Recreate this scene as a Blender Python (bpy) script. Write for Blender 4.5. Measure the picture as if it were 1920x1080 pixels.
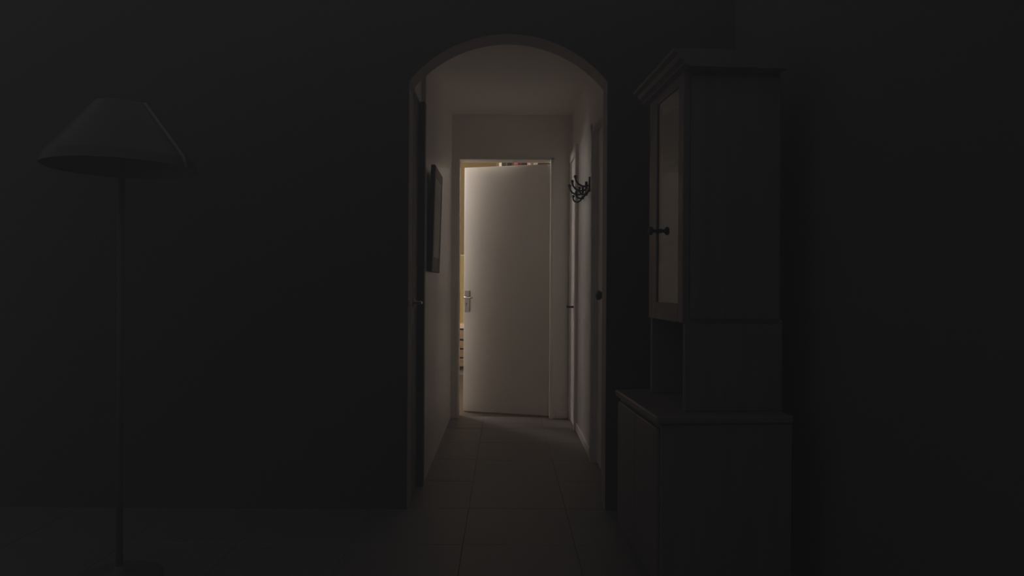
import bpy, bmesh, math, random
from mathutils import Vector, Matrix

# ------------------------------------------------------------------ scene, camera, sky, exposure
for o in list(bpy.data.objects):
    bpy.data.objects.remove(o)
S = bpy.context.scene
COL = S.collection
rnd = random.Random(7)
R = math.radians

cam_d = bpy.data.cameras.new('camera')
cam = bpy.data.objects.new('camera', cam_d)
COL.objects.link(cam)
cam_d.sensor_width = 36.0
cam_d.lens = 1296 * 36 / 1920
cam_d.shift_x = 13 / 1920
cam_d.shift_y = -5 / 1920
cam_d.clip_start = 0.02
cam.location = (0, 0, 1.04)
cam.rotation_euler = (R(90), R(-0.35), 0)
S.camera = cam

W = bpy.data.worlds.new('dim_evening')
S.world = W
W.use_nodes = True
bg = W.node_tree.nodes['Background']
bg.inputs['Color'].default_value = (0.96, 0.95, 1.0, 1)
bg.inputs['Strength'].default_value = 0.066

VS = S.view_settings
VS.view_transform = 'Standard'
VS.look = 'None'
VS.gamma = 1
VS.use_curve_mapping = False
VS.exposure = 0.0
try:
    S.cycles.max_bounces = 24
    S.cycles.diffuse_bounces = 16
    S.cycles.glossy_bounces = 6
    S.cycles.sample_clamp_indirect = 2.0
    S.cycles.caustics_reflective = False
    S.cycles.caustics_refractive = False
    S.cycles.adaptive_threshold = 0.002
except Exception:
    pass

GLOBE_POWER = 15.5       # emission of the wall lamp's globe
FILL_GLOBE_POWER = 32.0     # emission of the unseen globes added to fill the hall

# ------------------------------------------------------------------ materials
def srgb(r, g, b):
    f = lambda c: (c / 255 / 12.92) if c / 255 <= 0.04045 else ((c / 255 + 0.055) / 1.055) ** 2.4
    return (f(r), f(g), f(b), 1)

def mat(name, col, rough=0.6, var=0.06, scale=6.0, bump=0.0, bscale=60.0, metal=0.0, spec=0.5, stretch=None):
    m = bpy.data.materials.new(name)
    m.use_nodes = True
    nt = m.node_tree
    b = nt.nodes['Principled BSDF']
    b.inputs['Roughness'].default_value = rough
    b.inputs['Metallic'].default_value = metal
    b.inputs['Specular IOR Level'].default_value = spec
    tc = nt.nodes.new('ShaderNodeTexCoord')
    mp = nt.nodes.new('ShaderNodeMapping')
    if stretch:
        mp.inputs['Scale'].default_value = stretch
    nt.links.new(tc.outputs['Object'], mp.inputs['Vector'])
    no = nt.nodes.new('ShaderNodeTexNoise')
    no.inputs['Scale'].default_value = scale
    no.inputs['Detail'].default_value = 5
    nt.links.new(mp.outputs['Vector'], no.inputs['Vector'])
    ra = nt.nodes.new('ShaderNodeValToRGB')
    ra.color_ramp.elements[0].position = 0.3
    ra.color_ramp.elements[1].position = 0.7
    lo = tuple(c * (1 - var) for c in col[:3]) + (1,)
    hi = tuple(min(1, c * (1 + var)) for c in col[:3]) + (1,)
    ra.color_ramp.elements[0].color = lo
    ra.color_ramp.elements[1].color = hi
    nt.links.new(no.outputs['Fac'], ra.inputs['Fac'])
    nt.links.new(ra.outputs['Color'], b.inputs['Base Color'])
    if bump:
        n2 = nt.nodes.new('ShaderNodeTexNoise')
        n2.inputs['Scale'].default_value = bscale
        bp = nt.nodes.new('ShaderNodeBump')
        bp.inputs['Strength'].default_value = bump
        bp.inputs['Distance'].default_value = 0.002
        nt.links.new(mp.outputs['Vector'], n2.inputs['Vector'])
        nt.links.new(n2.outputs['Fac'], bp.inputs['Height'])
        nt.links.new(bp.outputs['Normal'], b.inputs['Normal'])
    return m

def glow(name, col, power):
    m = bpy.data.materials.new(name)
    m.use_nodes = True
    nt = m.node_tree
    b = nt.nodes['Principled BSDF']
    b.inputs['Base Color'].default_value = (0.9, 0.88, 0.82, 1)
    b.inputs['Emission Color'].default_value = col
    b.inputs['Emission Strength'].default_value = power
    return m

def glass(name):
    m = bpy.data.materials.new(name)
    m.use_nodes = True
    b = m.node_tree.nodes['Principled BSDF']
    b.inputs['Base Color'].default_value = (0.9, 0.95, 0.92, 1)
    b.inputs['Transmission Weight'].default_value = 1.0
    b.inputs['Roughness'].default_value = 0.02
    b.inputs['IOR'].default_value = 1.5
    return m

M = {}
M['hall_wall'] = mat('cream_wall_paint', (0.86, 0.83, 0.80, 1), 0.34, 0.03, 3, 0.06, 90)
M['hall_ceiling'] = mat('white_ceiling_paint', (0.86, 0.83, 0.80, 1), 0.85, 0.02, 3, 0.1, 70)
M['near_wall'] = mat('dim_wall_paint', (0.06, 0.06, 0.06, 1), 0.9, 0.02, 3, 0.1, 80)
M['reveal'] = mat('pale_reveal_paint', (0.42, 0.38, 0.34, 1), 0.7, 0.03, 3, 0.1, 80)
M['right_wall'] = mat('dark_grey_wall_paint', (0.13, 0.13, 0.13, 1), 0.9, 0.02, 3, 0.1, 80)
M['white_gloss'] = mat('white_door_gloss', (0.86, 0.83, 0.79, 1), 0.45, 0.015, 4, 0.06, 40)
M['door_white'] = mat('white_door_paint', (0.86, 0.83, 0.79, 1), 0.55, 0.015, 4, 0.05, 30)
M['dark_door'] = mat('dark_stained_door', (0.14, 0.12, 0.11, 1), 0.55, 0.15, 4, 0.1, 40, stretch=(6, 6, 0.6))
M['tile'] = mat('brown_floor_tile', (0.195, 0.17, 0.152, 1), 0.5, 0.06, 7, 0.1, 50)
M['grout'] = mat('dark_grout', (0.16, 0.14, 0.125, 1), 0.95, 0.1, 30)
M['steel'] = mat('brushed_steel', (0.62, 0.58, 0.54, 1), 0.35, 0.05, 40, metal=1.0)
M['plate'] = mat('dull_steel_plate', (0.30, 0.28, 0.26, 1), 0.4, 0.05, 40, metal=1.0)
M['hole'] = mat('keyhole_black', (0.01, 0.01, 0.01, 1), 0.8, 0.0)
M['iron'] = mat('wrought_iron', (0.035, 0.033, 0.032, 1), 0.55, 0.2, 60)
M['knob_dark'] = mat('dark_knob', (0.03, 0.022, 0.018, 1), 0.4, 0.1, 30)
M['brass'] = mat('worn_brass', (0.50, 0.40, 0.26, 1), 0.4, 0.1, 40, metal=1.0)
M['frame'] = mat('dark_brown_frame', (0.085, 0.062, 0.048, 1), 0.5, 0.2, 12, 0.1, 60, stretch=(2, 6, 2))
M['print'] = mat('pale_washed_print', (0.70, 0.68, 0.58, 1), 0.6, 0.18, 6)
M['dresser'] = mat('dark_dresser_wood', (0.20, 0.165, 0.145, 1), 0.45, 0.12, 5, 0.1, 50, stretch=(5, 5, 0.5))
M['dresser_dark'] = mat('dresser_inside', (0.16, 0.14, 0.13, 1), 0.7, 0.2, 5)
M['glass'] = glass('cabinet_glass')
M['lamp_metal'] = mat('dark_lamp_metal', (0.11, 0.11, 0.11, 1), 0.6, 0.06, 4, stretch=(5, 5, 0.5))
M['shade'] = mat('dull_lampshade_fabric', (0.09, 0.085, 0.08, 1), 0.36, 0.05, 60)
M['lit_edge_strip'] = mat('painted_lit_edge', (0.30, 0.28, 0.25, 1), 0.6, 0.05, 30)  # pale colour standing in for light on the shade's edge
M['yellow_wall'] = mat('yellow_bedroom_paint', (0.165, 0.112, 0.042, 1), 0.8, 0.03, 3)
M['bed_ceiling'] = mat('bedroom_ceiling_paint', (0.8, 0.75, 0.62, 1), 0.85, 0.02, 3)
M['bed_floor'] = mat('bedroom_floor_boards', (0.08, 0.060, 0.04, 1), 0.5, 0.2, 5, 0.1, 40, stretch=(6, 0.6, 6))
M['yellow_board'] = mat('yellow_board_paint', (0.29, 0.21, 0.068, 1), 0.6, 0.04, 4)
M['pine'] = mat('pine_drawers', (0.23, 0.145, 0.08, 1), 0.5, 0.14, 5, 0.1, 40, stretch=(0.7, 5, 5))
M['pine_dark'] = mat('dark_pine_carcass', (0.055, 0.035, 0.022, 1), 0.7, 0.14, 5)
M['pine_pale'] = mat('pale_pine_top', (0.62, 0.46, 0.29, 1), 0.45, 0.1, 5, stretch=(0.7, 5, 5))
M['shelf'] = mat('shelf_wood', (0.35, 0.24, 0.14, 1), 0.55, 0.15, 5)
M['page'] = mat('paper_pages', (0.75, 0.70, 0.58, 1), 0.9, 0.05, 60)
M['globe'] = glow('lamp_globe', (1.0, 0.95, 0.92, 1), GLOBE_POWER)
M['fill_globe'] = glow('fill_globe_glow', (1.0, 0.95, 0.94, 1), FILL_GLOBE_POWER)

# ------------------------------------------------------------------ mesh helpers
def box(bm, x0, x1, y0, y1, z0, z1, bev=0.0, seg=1):
    r = bmesh.ops.create_cube(bm, size=1)
    vs = r['verts']
    sx, sy, sz = x1 - x0, y1 - y0, z1 - z0
    for v in vs:
        v.co = Vector((x0 + (v.co.x + .5) * sx, y0 + (v.co.y + .5) * sy, z0 + (v.co.z + .5) * sz))
    if bev:
        es = {e for v in vs for e in v.link_edges}
        bmesh.ops.bevel(bm, geom=list(es), offset=bev, segments=seg, affect='EDGES', profile=0.5)

def lathe(bm, prof, c, axis='Z', n=20):
    """prof: (radius, height along axis); closed at both ends when the radius is 0"""
    c = Vector(c)
    rings = []
    for r, h in prof:
        ring = []
        for k in range(n if r > 1e-6 else 1):
            a = 2 * math.pi * k / n
            p = (r * math.cos(a), r * math.sin(a), h)
            if axis == 'X':
                p = (h, p[0], p[1])
            elif axis == 'Y':
                p = (p[0], h, p[1])
            ring.append(bm.verts.new(c + Vector(p)))
        rings.append(ring)
    for a, b in zip(rings, rings[1:]):
        for k in range(n):
            k2 = (k + 1) % n
            if len(a) == 1 and len(b) == 1:
                continue
            if len(a) == 1:
                bm.faces.new((a[0], b[k], b[k2]))
            elif len(b) == 1:
                bm.faces.new((a[k], b[0], a[k2]))
            else:
                bm.faces.new((a[k], b[k], b[k2], a[k2]))
    for ring in (rings[0], rings[-1]):
        if len(ring) > 2:
            bm.faces.new(ring)

def tube(bm, pts, r, n=8):
    pts = [Vector(p) for p in pts]
    rings = []
    for i, p in enumerate(pts):
        d = (pts[min(i + 1, len(pts) - 1)] - pts[max(i - 1, 0)]).normalized()
        u = d.orthogonal().normalized() if abs(d.y) > 0.9 else d.cross(Vector((0, 1, 0))).normalized()
        w = d.cross(u).normalized()
        rr = r[i] if isinstance(r, (list, tuple)) else r
        rings.append([bm.verts.new(p + u * rr * math.cos(2 * math.pi * k / n) + w * rr * math.sin(2 * math.pi * k / n)) for k in range(n)])
    for a, b in zip(rings, rings[1:]):
        for k in range(n):
            bm.faces.new((a[k], a[(k + 1) % n], b[(k + 1) % n], b[k]))
    bm.faces.new(rings[0])
    bm.faces.new(rings[-1])

def ball(bm, c, r, n=12):
    bmesh.ops.create_uvsphere(bm, u_segments=n, v_segments=max(6, n // 2), radius=r, matrix=Matrix.Translation(c))

def prism(bm, poly, y0, y1):
    """extrude an (x, z) polygon along y"""
    a = [bm.verts.new((x, y0, z)) for x, z in poly]
    b = [bm.verts.new((x, y1, z)) for x, z in poly]
    n = len(poly)
    for k in range(n):
        bm.faces.new((a[k], a[(k + 1) % n], b[(k + 1) % n], b[k]))
    bm.faces.new(a)
    bm.faces.new(b)

def obj(name, bm, m, parent=None, smooth=False):
    bmesh.ops.recalc_face_normals(bm, faces=bm.faces)
    me = bpy.data.meshes.new(name)
    bm.to_mesh(me)
    bm.free()
    me.materials.append(m)
    if smooth:
        for p in me.polygons:
            p.use_smooth = True
    o = bpy.data.objects.new(name, me)
    COL.objects.link(o)
    if parent:
        o.parent = parent
    return o

def boxes(name, m, parent, *bs, bev=0.0):
    bm = bmesh.new()
    for b in bs:
        box(bm, *b, bev=bev)
    return obj(name, bm, m, parent)

def tag(o, label=None, cat=None, group=None, kind=None):
    if label: o['label'] = label
    if cat: o['category'] = cat
    if group: o['group'] = group
    if kind: o['kind'] = kind
    return o

def empty(name, loc=(0, 0, 0), rz=0.0):
    o = bpy.data.objects.new(name, None)
    o.empty_display_size = 0.1
    COL.objects.link(o)
    o.location = loc
    o.rotation_euler = (0, 0, rz)
    return o

def structure(name, m, label, cat, *bs, bev=0.0):
    return tag(boxes(name, m, None, *bs, bev=bev), label, cat, kind='structure')

# ------------------------------------------------------------------ the shell
AX0, AX1, AZ, AR = -0.449, 0.469, 1.985, 0.592     # arch: jambs, springing height, radius
AY0, AY1 = 3.20, 3.34
NX0, NX1, NZ = -3.2, 1.06, 2.52
HL, HR, HZ, BY0, BY1 = -0.421, 0.521, 2.373, 5.40, 5.52

def arch_wall():
    bm = bmesh.new()
    cx = (AX0 + AX1) / 2
    half = (AX1 - AX0) / 2
    cz = AZ - math.sqrt(AR * AR - half * half)
    n = 40
    a0 = math.asin(half / AR)
    arc = []
    for k in range(n + 1):
        a = -a0 + 2 * a0 * k / n
        arc.append((cx + AR * math.sin(a), cz + AR * math.cos(a)))
    inner = [(AX0, 0.0)] + arc + [(AX1, 0.0)]
    outer = [(NX0, 0.0)] + [(x, NZ) for x, z in arc] + [(NX1 + .1, 0.0)]
    outer[1] = (NX0, NZ)
    outer[-2] = (NX1 + .1, NZ)
    V = {}
    for nm, pts in (('i', inner), ('o', outer)):
        for yk, y in ((0, AY0), (1, AY1)):
            V[nm, yk] = [bm.verts.new((x, y, z)) for x, z in pts]
    for k in range(len(inner) - 1):
        bm.faces.new((V['i', 0][k], V['i', 0][k + 1], V['o', 0][k + 1], V['o', 0][k]))
        bm.faces.new((V['i', 1][k], V['i', 1][k + 1], V['o', 1][k + 1], V['o', 1][k]))
        bm.faces.new((V['i', 0][k], V['i', 0][k + 1], V['i', 1][k + 1], V['i', 1][k]))
        bm.faces.new((V['o', 0][k], V['o', 0][k + 1], V['o', 1][k + 1], V['o', 1][k]))
    for k in (0, -1):
        bm.faces.new((V['i', 0][k], V['i', 1][k], V['o', 1][k], V['o', 0][k]))
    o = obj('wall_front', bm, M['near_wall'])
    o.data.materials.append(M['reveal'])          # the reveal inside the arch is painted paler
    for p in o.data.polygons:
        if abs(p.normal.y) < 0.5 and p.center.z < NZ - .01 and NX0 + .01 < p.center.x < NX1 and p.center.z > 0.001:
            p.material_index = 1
    return o

wf = tag(arch_wall(), 'dark wall of the near room with the arched opening into the hall', 'wall', kind='structure')
boxes('latch_keep', M['brass'], wf, (AX0 - .001, AX0 + .003, 3.215, 3.275, 0.945, 0.965), (AX0, AX0 + .009, 3.215, 3.224, 0.945, 0.965), bev=.001)

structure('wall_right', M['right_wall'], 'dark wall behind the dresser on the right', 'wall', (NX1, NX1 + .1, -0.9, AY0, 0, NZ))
structure('ceiling', M['hall_ceiling'], 'pale flat ceiling of the hall beyond the arch', 'ceiling', (HL - .2, HR + .2, AY1, BY0, HZ, HZ + .15))

# thin scatter volume added to lift the blacks of the near room
hm = bpy.data.materials.new('black_lift_veil')
hm.use_nodes = True
hm.node_tree.nodes.clear()
hv = hm.node_tree.nodes.new('ShaderNodeVolumeScatter')
hv.inputs['Color'].default_value = (0.97, 0.98, 1.0, 1)
hv.inputs['Density'].default_value = 0.12
ho = hm.node_tree.nodes.new('ShaderNodeOutputMaterial')
hm.node_tree.links.new(hv.outputs[0], ho.inputs['Volume'])
hb = bmesh.new()
box(hb, NX0 + .01, NX1 - .01, -.9, AY0 - .01, 0.01, NZ - .01)
tag(obj('added_haze', hb, hm), 'thin grey veil added to lift the blacks of the dark room in front of the arch', 'added_haze', kind='stuff')

# hall walls: a doorway recess on the left by the arch, two on the right
wl = structure('wall_hall_left', M['hall_wall'], 'cream left wall of the hall with the picture', 'wall',
               (HL - .15, HL, 3.62, BY0, 0, HZ), (HL - .15, HL - .021, AY1, 3.62, 1.978, HZ), (HL - .15, HL - .07, AY1, 3.62, 0, 1.978))
wr = structure('wall_hall_right', M['hall_wall'], 'cream right wall of the hall with the coat rack', 'wall',
               (HR, HR + .15, 4.06, 5.0, 0, HZ), (HR, HR + .15, AY1, 4.06, 1.955, HZ), (HR + .07, HR + .15, AY1, 4.06, 0, 1.955),
               (HR, HR + .15, 5.0, BY0, 2.0, HZ), (HR + .07, HR + .15, 5.0, BY0, 0, 2.0))
structure('wall_hall_back', M['hall_wall'], 'cream end wall of the hall around the white door', 'wall',
          (-2.5, -0.377, BY0, BY1, 0, 2.9), (0.377, 1.9, BY0, BY1, 0, 2.9), (-0.377, 0.377, BY0, BY1, 2.036, 2.9))
structure('baseboard_right', M['white_gloss'], 'low pale skirting along the right hall wall', 'baseboard', (HR - .010, HR, 4.12, 4.95, 0.004, .055), bev=.002)
structure('baseboard_back', M['white_gloss'], 'low pale skirting on the hall end wall right of the door frame', 'baseboard', (0.40, HR - .025, BY0 - .010, BY0, 0.004, .055), bev=.002)

# the bedroom beyond the door
YB, XBL, XBR, ZB = 8.40, -2.4, 1.8, 2.80
structure('wall_bedroom_back', M['yellow_wall'], 'yellow far wall of the bedroom seen through the door gap', 'wall', (XBL - .1, XBR + .1, YB, YB + .1, 0, ZB))
structure('wall_bedroom_left', M['yellow_wall'], 'yellow left wall of the bedroom behind the hall end wall', 'wall', (XBL - .1, XBL, BY1, YB, 0, ZB))
structure('wall_bedroom_right', M['yellow_wall'], 'yellow right wall of the bedroom hidden by the door', 'wall', (XBR, XBR + .1, BY1, YB, 0, ZB))
structure('ceiling_bedroom', M['bed_ceiling'], 'pale ceiling of the bedroom beyond the door', 'ceiling', (XBL - .1, XBR + .1, BY0, YB + .1, ZB, ZB + .1))
structure('floor_bedroom', M['bed_floor'], 'warm wooden floor of the bedroom seen through the door gap', 'floor', (XBL - .1, XBR + .1, 5.47, YB + .1, -0.1, 0.0))

# tiled floor: a grout bed with every tile laid on it
fl = structure('floor', M['grout'], 'brown tiled floor running through the arch to the white door', 'floor', (NX0 - .1, NX1 + .1, -0.9, 5.47, -0.1, -0.003))
T = 0.45
for iy in range(-2, 9):
    for ix in range(-7, 3):
        x0, x1 = -0.163 + ix * T + .0012, -0.163 + (ix + 1) * T - .0012
        y0, y1 = 2.77 + (iy - 2) * T + .0012, 2.77 + (iy - 1) * T - .0012
        if y0 > AY1 - .05 and (x1 < -0.6 or x0 > 0.72):
            continue
        if y0 < 1.3:
            continue
        x0, x1 = max(x0, NX0), min(x1, NX1)
        y1 = min(y1, 5.468)
        if x1 - x0 < .02 or y1 - y0 < .02:
            continue
        bm = bmesh.new()
        dz = rnd.uniform(-.0006, .0004)
        box(bm, x0, x1, y0, y1, -0.012, dz, bev=.0015)
        obj('floor_tile', bm, M['tile'], fl)

# ------------------------------------------------------------------ door_1: the white door at the end, ajar into the bedroom
fr = tag(empty('trim_1', (0, BY0, 0)), 'white wooden frame around the door at the end of the hall', 'door frame', kind='structure')
Y = lambda a: a - BY0
boxes('jamb', M['white_gloss'], fr, (-0.377, -0.359, Y(5.392), Y(5.525), 0.0, 2.036), bev=.002)
boxes('jamb', M['white_gloss'], fr, (0.352, 0.377, Y(5.388), Y(5.476), 0.0, 2.036), (0.364, 0.377, Y(5.476), Y(5.525), 0.0, 2.036), bev=.002)
boxes('head', M['white_gloss'], fr, (-0.377, 0.377, Y(5.388), Y(5.525), 2.020, 2.036), bev=.002)

DA = R(-16.0)
d1 = tag(empty('door_1', (0.350, 5.482, 0), DA), 'plain white flush door standing ajar at the end of the hall', 'door', kind='structure')
boxes('leaf', M['door_white'], d1, (-0.716, 0, 0, .035, .007, 2.004), bev=.002)
pl = boxes('handle_plate', M['plate'], d1, (-0.706, -0.662, -.007, .001, .820, .996), bev=.002)
bm = bmesh.new()
lathe(bm, [(0, 0), (.009, 0), (.009, .042), (0, .042)], (-.690, -.046, .938), 'Y', 12)
tube(bm, [(-.697, -.044, .939), (-.685, -.048, .938), (-.670, -.047, .935), (-.655, -.046, .934), (-.640, -.046, .936), (-.626, -.044, .938)],
     [.008, .009, .008, .0075, .007, .006])
obj('lever', bm, M['steel'], pl, True)
bm = bmesh.new()
lathe(bm, [(0, -.0085), (.0055, -.0085), (.0055, -.003), (0, -.003)], (-.690, 0, .889), 'Y', 12)
box(bm, -.693, -.687, -.0085, -.003, .873, .888)
obj('keyhole', bm, M['hole'], pl)
for z in (0.25, 1.0, 1.75):
    bm = bmesh.new()
    lathe(bm, [(0, -.045), (.006, -.045), (.006, .045), (0, .045)], (.006, .036, z), 'Z', 10)
    obj('hinge', bm, M['steel'], d1)

# ------------------------------------------------------------------ door_2: dark door on the left just behind the arch
d2 = tag(empty('door_2', (HL, 3.34, 0)), 'dark closed door on the left just behind the arch', 'door', kind='structure')
boxes('leaf', M['dark_door'], d2, (-.066, -.028, .004, .218, .006, 1.972), bev=.002)
boxes('architrave', M['frame'], d2, (-.060, .004, .220, .278, 0, 1.985), bev=.003)
bm = bmesh.new()
lathe(bm, [(0, 0), (.022, 0), (.020, .006), (.009, .009), (.008, .034), (0, .034)], (-.029, .05, .952), 'X', 14)
tube(bm, [(.004, .046, .953), (.005, .07, .952), (.004, .10, .950), (.002, .13, .952)], [.008, .008, .0075, .006])
obj('lever', bm, M['steel'], d2, True)

# ------------------------------------------------------------------ door_3: right wall by the far corner;  door_4: right wall by the arch
d3 = tag(empty('door_3', (HR, 5.0, 0)), 'narrow pale door on the right wall beside the far corner', 'door', kind='structure')
boxes('leaf', M['white_gloss'], d3, (-.012, .03, .0, .34, .008, 1.985), bev=.002)
boxes('architrave', M['white_gloss'], d3, (-.022, .002, -.050, .004, 0, 2.055), bev=.003)
boxes('architrave', M['white_gloss'], d3, (-.022, .002, .335, .385, 0, 2.055), bev=.003)
boxes('head', M['white_gloss'], d3, (-.024, .002, -.052, .387, 1.99, 2.058), bev=.003)
p3 = boxes('handle_plate', M['steel'], d3, (-.018, -.011, .045, .080, .79, .935), bev=.002)
bm = bmesh.new()
lathe(bm, [(0, -.05), (.008, -.05), (.008, 0), (0, 0)], (-.012, .062, .885), 'X', 10)
tube(bm, [(-.058, .058, .886), (-.060, .09, .886), (-.058, .13, .884), (-.055, .16, .884)], [.009, .009, .008, .007])
obj('lever', bm, M['iron'], p3, True)

d4 = tag(empty('door_4', (HR, 3.42, 0)), 'pale door on the right wall beside the arch with a dark knob', 'door', kind='structure')
boxes('leaf', M['white_gloss'], d4, (.022, .060, .0, .635, .008, 1.945), bev=.002)
boxes('jamb', M['white_gloss'], d4, (-.004, .068, .632, .640, 0, 1.955), bev=.001)
boxes('architrave', M['white_gloss'], d4, (-.016, .002, .640, .700, 0, 2.0), bev=.003)
boxes('head', M['white_gloss'], d4, (-.016, .002, -.08, .700, 1.95, 2.003), bev=.003)
bm = bmesh.new()
lathe(bm, [(0, .001), (.024, .001), (.022, -.004), (.010, -.007), (.009, -.026), (.018, -.032), (.026, -.044), (.024, -.056), (.012, -.063), (0, -.064)], (.022, .24, .99), 'X', 18)
obj('door_knob', bm, M['knob_dark'], d4, True)

# ------------------------------------------------------------------ picture on the left wall, leaning out at the top
pic = tag(empty('framed_picture', (HL + .004, 3.71, 1.112)), 'dark framed picture with a pale print hanging on the left hall wall', 'picture')
pic.rotation_euler = (0, R(1.6), 0)
PW, PH, BD = 0.435, 0.575, 0.060
boxes('frame', M['frame'], pic, (0, .024, 0, BD, 0, PH), (0, .024, PW - BD, PW, 0, PH), (0, .024, BD, PW - BD, 0, BD + .025), (0, .024, BD, PW - BD, PH - BD, PH), bev=.003)
boxes('print', M['print'], pic, (.004, .0225, BD - .004, PW - BD + .004, BD + .02, PH - BD + .004))
boxes('backing_board', M['dresser_dark'], pic, (.0, .004, .01, PW - .01, .01, PH - .01))

# ------------------------------------------------------------------ coat rack on the right wall
rack = tag(empty('coat_rack', (HR, 4.20, 1.63)), 'black wrought iron coat rack with curled hooks on the right hall wall', 'coat rack')
boxes('rail', M['iron'], rack, (-.010, 0, 0, .42, 0, .022), bev=.002)
for k in range(3):
    y = .015 + k * .195
    bm = bmesh.new()
    box(bm, -.015, 0, y - .012, y + .012, -.015, .075, bev=.003)
    up = [(-.010, .012), (-.030, .004), (-.055, .006), (-.078, .018), (-.092, .038), (-.096, .058)]
    tube(bm, [(x, y, z + .012) for x, z in up], .0062)
    ball(bm, (-.096, y, .075), .011)
    lo = [(-.010, .0), (-.022, -.022), (-.042, -.034), (-.062, -.028), (-.072, -.012), (-.070, .002)]
    tube(bm, [(x, y, z) for x, z in lo], .0058)
    ball(bm, (-.070, y, .006), .010)
    obj('hook', bm, M['iron'], rack, True)

# ------------------------------------------------------------------ dresser on the right of the arch
DR = R(3.75)
dr = tag(empty('dresser', (0.510, 2.245, 0), DR), 'dark wooden dresser with a glass door and cornice to the right of the arch', 'dresser')
L = 0.57      # along the wall (local y), front faces local -x; the upper cabinet is set back
boxes('base_cabinet', M['dresser'], dr, (0, .44, 0, L, .06, .592), (.03, .44, .02, L - .02, 0, .06), bev=.004)
boxes('cabinet_door', M['dresser'], dr, (-.014, .002, .012, L / 2 - .003, .09, .575), bev=.004)
boxes('cabinet_door', M['dresser'], dr, (-.014, .002, L / 2 + .003, L - .012, .09, .575), bev=.004)
boxes('worktop', M['dresser'], dr, (-.020, .44, -.010, L + .010, .592, .618), bev=.005)
boxes('side_panel', M['dresser'], dr, (.10, .44, .075, .093, .618, .93), bev=.003)
boxes('side_panel', M['dresser'], dr, (.10, .44, L - .098, L - .08, .618, .93), bev=.003)
boxes('back_panel', M['dresser_dark'], dr, (.428, .44, .093, L - .098, .618, 1.75))
U0, U1, UZ0, UZ1 = .075, .490, .912, 1.765
boxes('upper_case', M['dresser'], dr, (.118, .428, U0, U0 + .018, UZ0, UZ1), (.118, .428, U1 - .018, U1, UZ0, UZ1),
      (.118, .428, U0, U1, UZ0, UZ0 + .022), (.118, .428, U0, U1, UZ1 - .02, UZ1), bev=.002)
for z in (1.20, 1.49):
    boxes('shelf', M['dresser_dark'], dr, (.15, .426, U0 + .018, U1 - .018, z, z + .016))
gd = boxes('glass_door', M['dresser'], dr,
           (.092, .116, U0, U0 + .052, UZ0 + .004, UZ1 - .002), (.092, .116, U1 - .100, U1, UZ0 + .004, UZ1 - .002),
           (.092, .116, U0 + .052, U1 - .100, UZ0 + .004, UZ0 + .068), (.092, .116, U0 + .052, U1 - .100, UZ1 - .035, UZ1 - .002), bev=.002)
boxes('pane', M['glass'], gd, (.097, .101, U0 + .049, U1 - .097, UZ0 + .065, UZ1 - .032))
bm = bmesh.new()
lathe(bm, [(0, .001), (.009, .001), (.009, -.010), (.006, -.014), (.007, -.022), (.015, -.026), (.017, -.032), (.013, -.038), (0, -.040)], (.097, .375, 1.25), 'X', 16)
obj('knob', bm, M['knob_dark'], gd, True)
bm = bmesh.new()
prof = [(.428, UZ1), (.098, UZ1), (.078, UZ1 + .008), (.078, UZ1 + .018), (.062, UZ1 + .025), (.056, UZ1 + .040), (.040, UZ1 + .046), (.040, UZ1 + .058), (.428, UZ1 + .058)]
prism(bm, prof, U0 - .055, U1 + .055)
obj('cornice', bm, M['dresser'], dr)

# ------------------------------------------------------------------ floor lamp on the left, unlit; a pale strip on its shade imitates hall light
la = tag(empty('floor_lamp', (-1.345, 2.42, 0)), 'unlit floor lamp with a wide conical shade in the dark left of the arch', 'lamp')
bm = bmesh.new()
lathe(bm, [(0, 0), (.14, 0), (.14, .012), (.12, .022), (.02, .030), (.014, .05), (0, .05)], (0, 0, 0), 'Z', 28)
obj('base', bm, M['lamp_metal'], la, True)
bm = bmesh.new()
lathe(bm, [(0, .04), (.011, .04), (.011, 1.50), (0, 1.50)], (0, 0, 0), 'Z', 12)
obj('pole', bm, M['lamp_metal'], la, True)
bm = bmesh.new()
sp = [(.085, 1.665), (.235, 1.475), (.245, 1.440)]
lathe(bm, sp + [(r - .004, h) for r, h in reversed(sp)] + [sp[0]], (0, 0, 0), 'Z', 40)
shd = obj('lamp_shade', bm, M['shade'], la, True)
shd.data.set_sharp_from_angle(angle=R(12))
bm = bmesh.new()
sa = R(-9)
tube(bm, [((r + .001) * math.cos(sa), (r + .001) * math.sin(sa), h) for r, h in sp], .007, 8)  # painted sliver of hall light down the shade
obj('lit_edge_strip', bm, M['lit_edge_strip'], shd, True)
bm = bmesh.new()
for k in range(3):
    a = k * 2 * math.pi / 3
    tube(bm, [(0, 0, 1.60), (.11 * math.cos(a), .11 * math.sin(a), 1.625)], .002, 6)
obj('shade_ring', bm, M['lamp_metal'], shd)
bm = bmesh.new()
lathe(bm, [(0, 1.50), (.018, 1.50), (.018, 1.55), (.014, 1.56), (.028, 1.60), (.022, 1.635), (0, 1.645)], (0, 0, 0), 'Z', 14)
obj('bulb', bm, M['page'], la, True)

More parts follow.
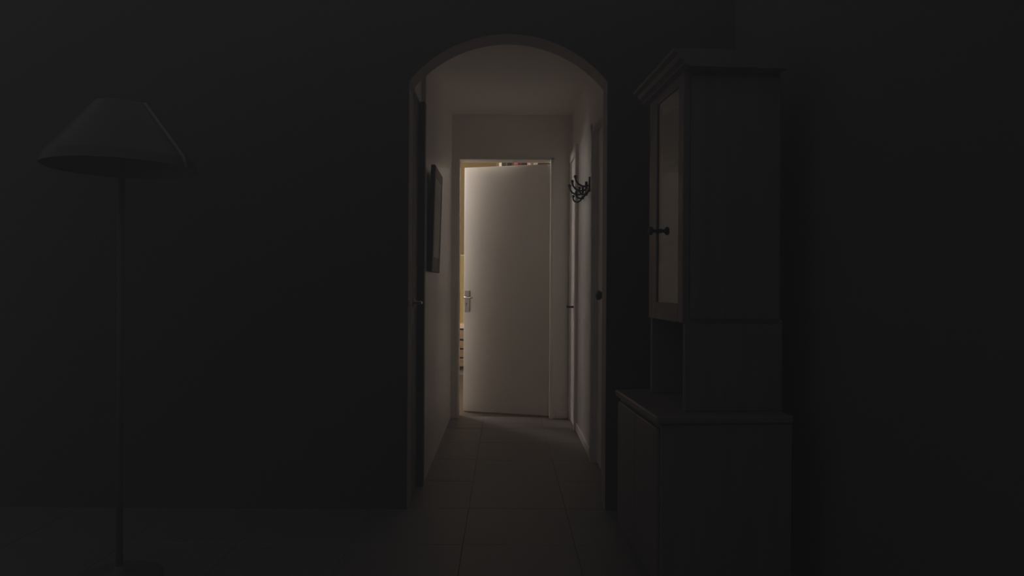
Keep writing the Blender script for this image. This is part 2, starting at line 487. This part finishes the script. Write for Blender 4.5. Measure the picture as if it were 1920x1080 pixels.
# ------------------------------------------------------------------ bedroom: chest of drawers, board, book shelf, wall lamp, added fill globes
ch = tag(empty('chest_of_drawers', (-0.60, 7.93, 0)), 'low pine chest of drawers against the yellow wall seen through the door gap', 'chest')
boxes('carcass', M['pine_dark'], ch, (-.40, .40, .012, .44, .075, .540), bev=.003)
boxes('plinth', M['dresser'], ch, (-.38, .38, .03, .43, 0, .076), bev=.002)
boxes('top', M['pine_pale'], ch, (-.42, .42, -.015, .455, .540, .585), bev=.004)
for z0, z1 in ((.420, .524), (.316, .398), (.212, .298), (.106, .196)):
    dw = boxes('drawer', M['pine'], ch, (-.385, .385, -.010, .014, z0, z1), bev=.003)
    for x in (-.2, .2):
        bm = bmesh.new()
        lathe(bm, [(0, 0), (.008, 0), (.008, -.012), (.015, -.018), (.012, -.028), (0, -.031)], (x, -.005, (z0 + z1) / 2), 'Y', 12)
        obj('knob', bm, M['pine_pale'], dw, True)

bd = tag(empty('panel_board', (-0.55, 8.355, .585)), 'plain yellow board standing on the pine chest against the wall', 'board')
boxes('board', M['yellow_board'], bd, (-.35, .35, 0, .018, 0.0, .81), bev=.003)
boxes('edge_strip', M['pine_pale'], bd, (-.354, .354, -.003, .021, .81, .822), bev=.002)

sh = tag(empty('wall_shelf', (0.14, 8.20, 2.315)), 'long wooden wall shelf high above the door holding books', 'shelf')
boxes('board', M['shelf'], sh, (-.40, .45, 0, .20, 0, .025), bev=.003)
for x in (-.3, .35):
    boxes('bracket', M['shelf'], sh, (x, x + .02, .01, .19, -.03, .001), (x, x + .02, .17, .20, -.16, -.02), bev=.002)

books = [('tan paperback', (150, 118, 70), .030, .175), ('white spined book', (235, 228, 210), .036, .205), ('dark olive book', (62, 58, 38), .042, .19),
         ('grey green book', (105, 100, 78), .020, .185), ('black spined book', (30, 26, 22), .045, .195), ('brown cloth book', (96, 72, 56), .022, .18),
         ('pale red book', (150, 92, 82), .055, .20), ('dark crimson book', (92, 34, 38), .048, .205), ('short black book', (28, 22, 18), .052, .178),
         ('pale pink book', (205, 165, 150), .045, .195), ('ash grey book', (128, 116, 104), .020, .182), ('light grey book', (170, 158, 142), .060, .19)]
bx = -0.115
for i, (nm, c, w, h) in enumerate(books):
    mb = mat('book_cover_' + nm.replace(' ', '_'), srgb(*c), 0.55, 0.05, 20)
    b = tag(empty('book', (bx, 8.215, 2.34)), nm + ' in the row on the high shelf above the door', 'book', 'books on the high bedroom shelf')
    boxes('cover', mb, b, (0, w, 0, .004, 0, h), (0, .003, 0, .14, 0, h), (w - .003, w, 0, .14, 0, h), bev=.0008)
    boxes('pages', M['page'], b, (.003, w - .003, .004, .135, .004, h - .004))
    bx += w + .002

sc = tag(empty('wall_lamp', (-0.74, BY1, 1.93)), 'glowing globe wall lamp in the bedroom left of the door', 'lamp')
bm = bmesh.new()
lathe(bm, [(0, 0), (.045, 0), (.042, .010), (.012, .014), (.010, .05), (0, .05)], (0, 0, 0), 'Y', 18)
obj('wall_plate', bm, M['brass'], sc, True)
bm = bmesh.new()
ball(bm, (0, .115, 0), .065, 24)
obj('globe', bm, M['globe'], sc, True)

for (x, y, h, lab) in ((-1.50, 6.95, 1.96, 'added unseen fill globe hanging deeper in the bedroom'), (-1.80, 6.35, 2.06, 'added unseen fill globe hanging nearer the hall end wall')):  # added out of view to brighten the hall through the door gap
    pe = tag(empty('fill_globe_lamp', (x, y, ZB)), lab, 'lamp', 'added fill globes in the bedroom')
    bm = bmesh.new()
    lathe(bm, [(0, 0), (.05, 0), (.045, -.02), (.012, -.03), (0, -.03)], (0, 0, 0), 'Z', 18)
    tube(bm, [(0, 0, -.02), (0, 0, h + .235 - ZB)], .005, 8)
    obj('fill_globe_cord', bm, M['brass'], pe)
    bm = bmesh.new()
    ball(bm, (0, 0, h - ZB), .24, 28)
    obj('globe', bm, M['fill_globe'], pe, True)  # globe of the added, unseen fill lamp
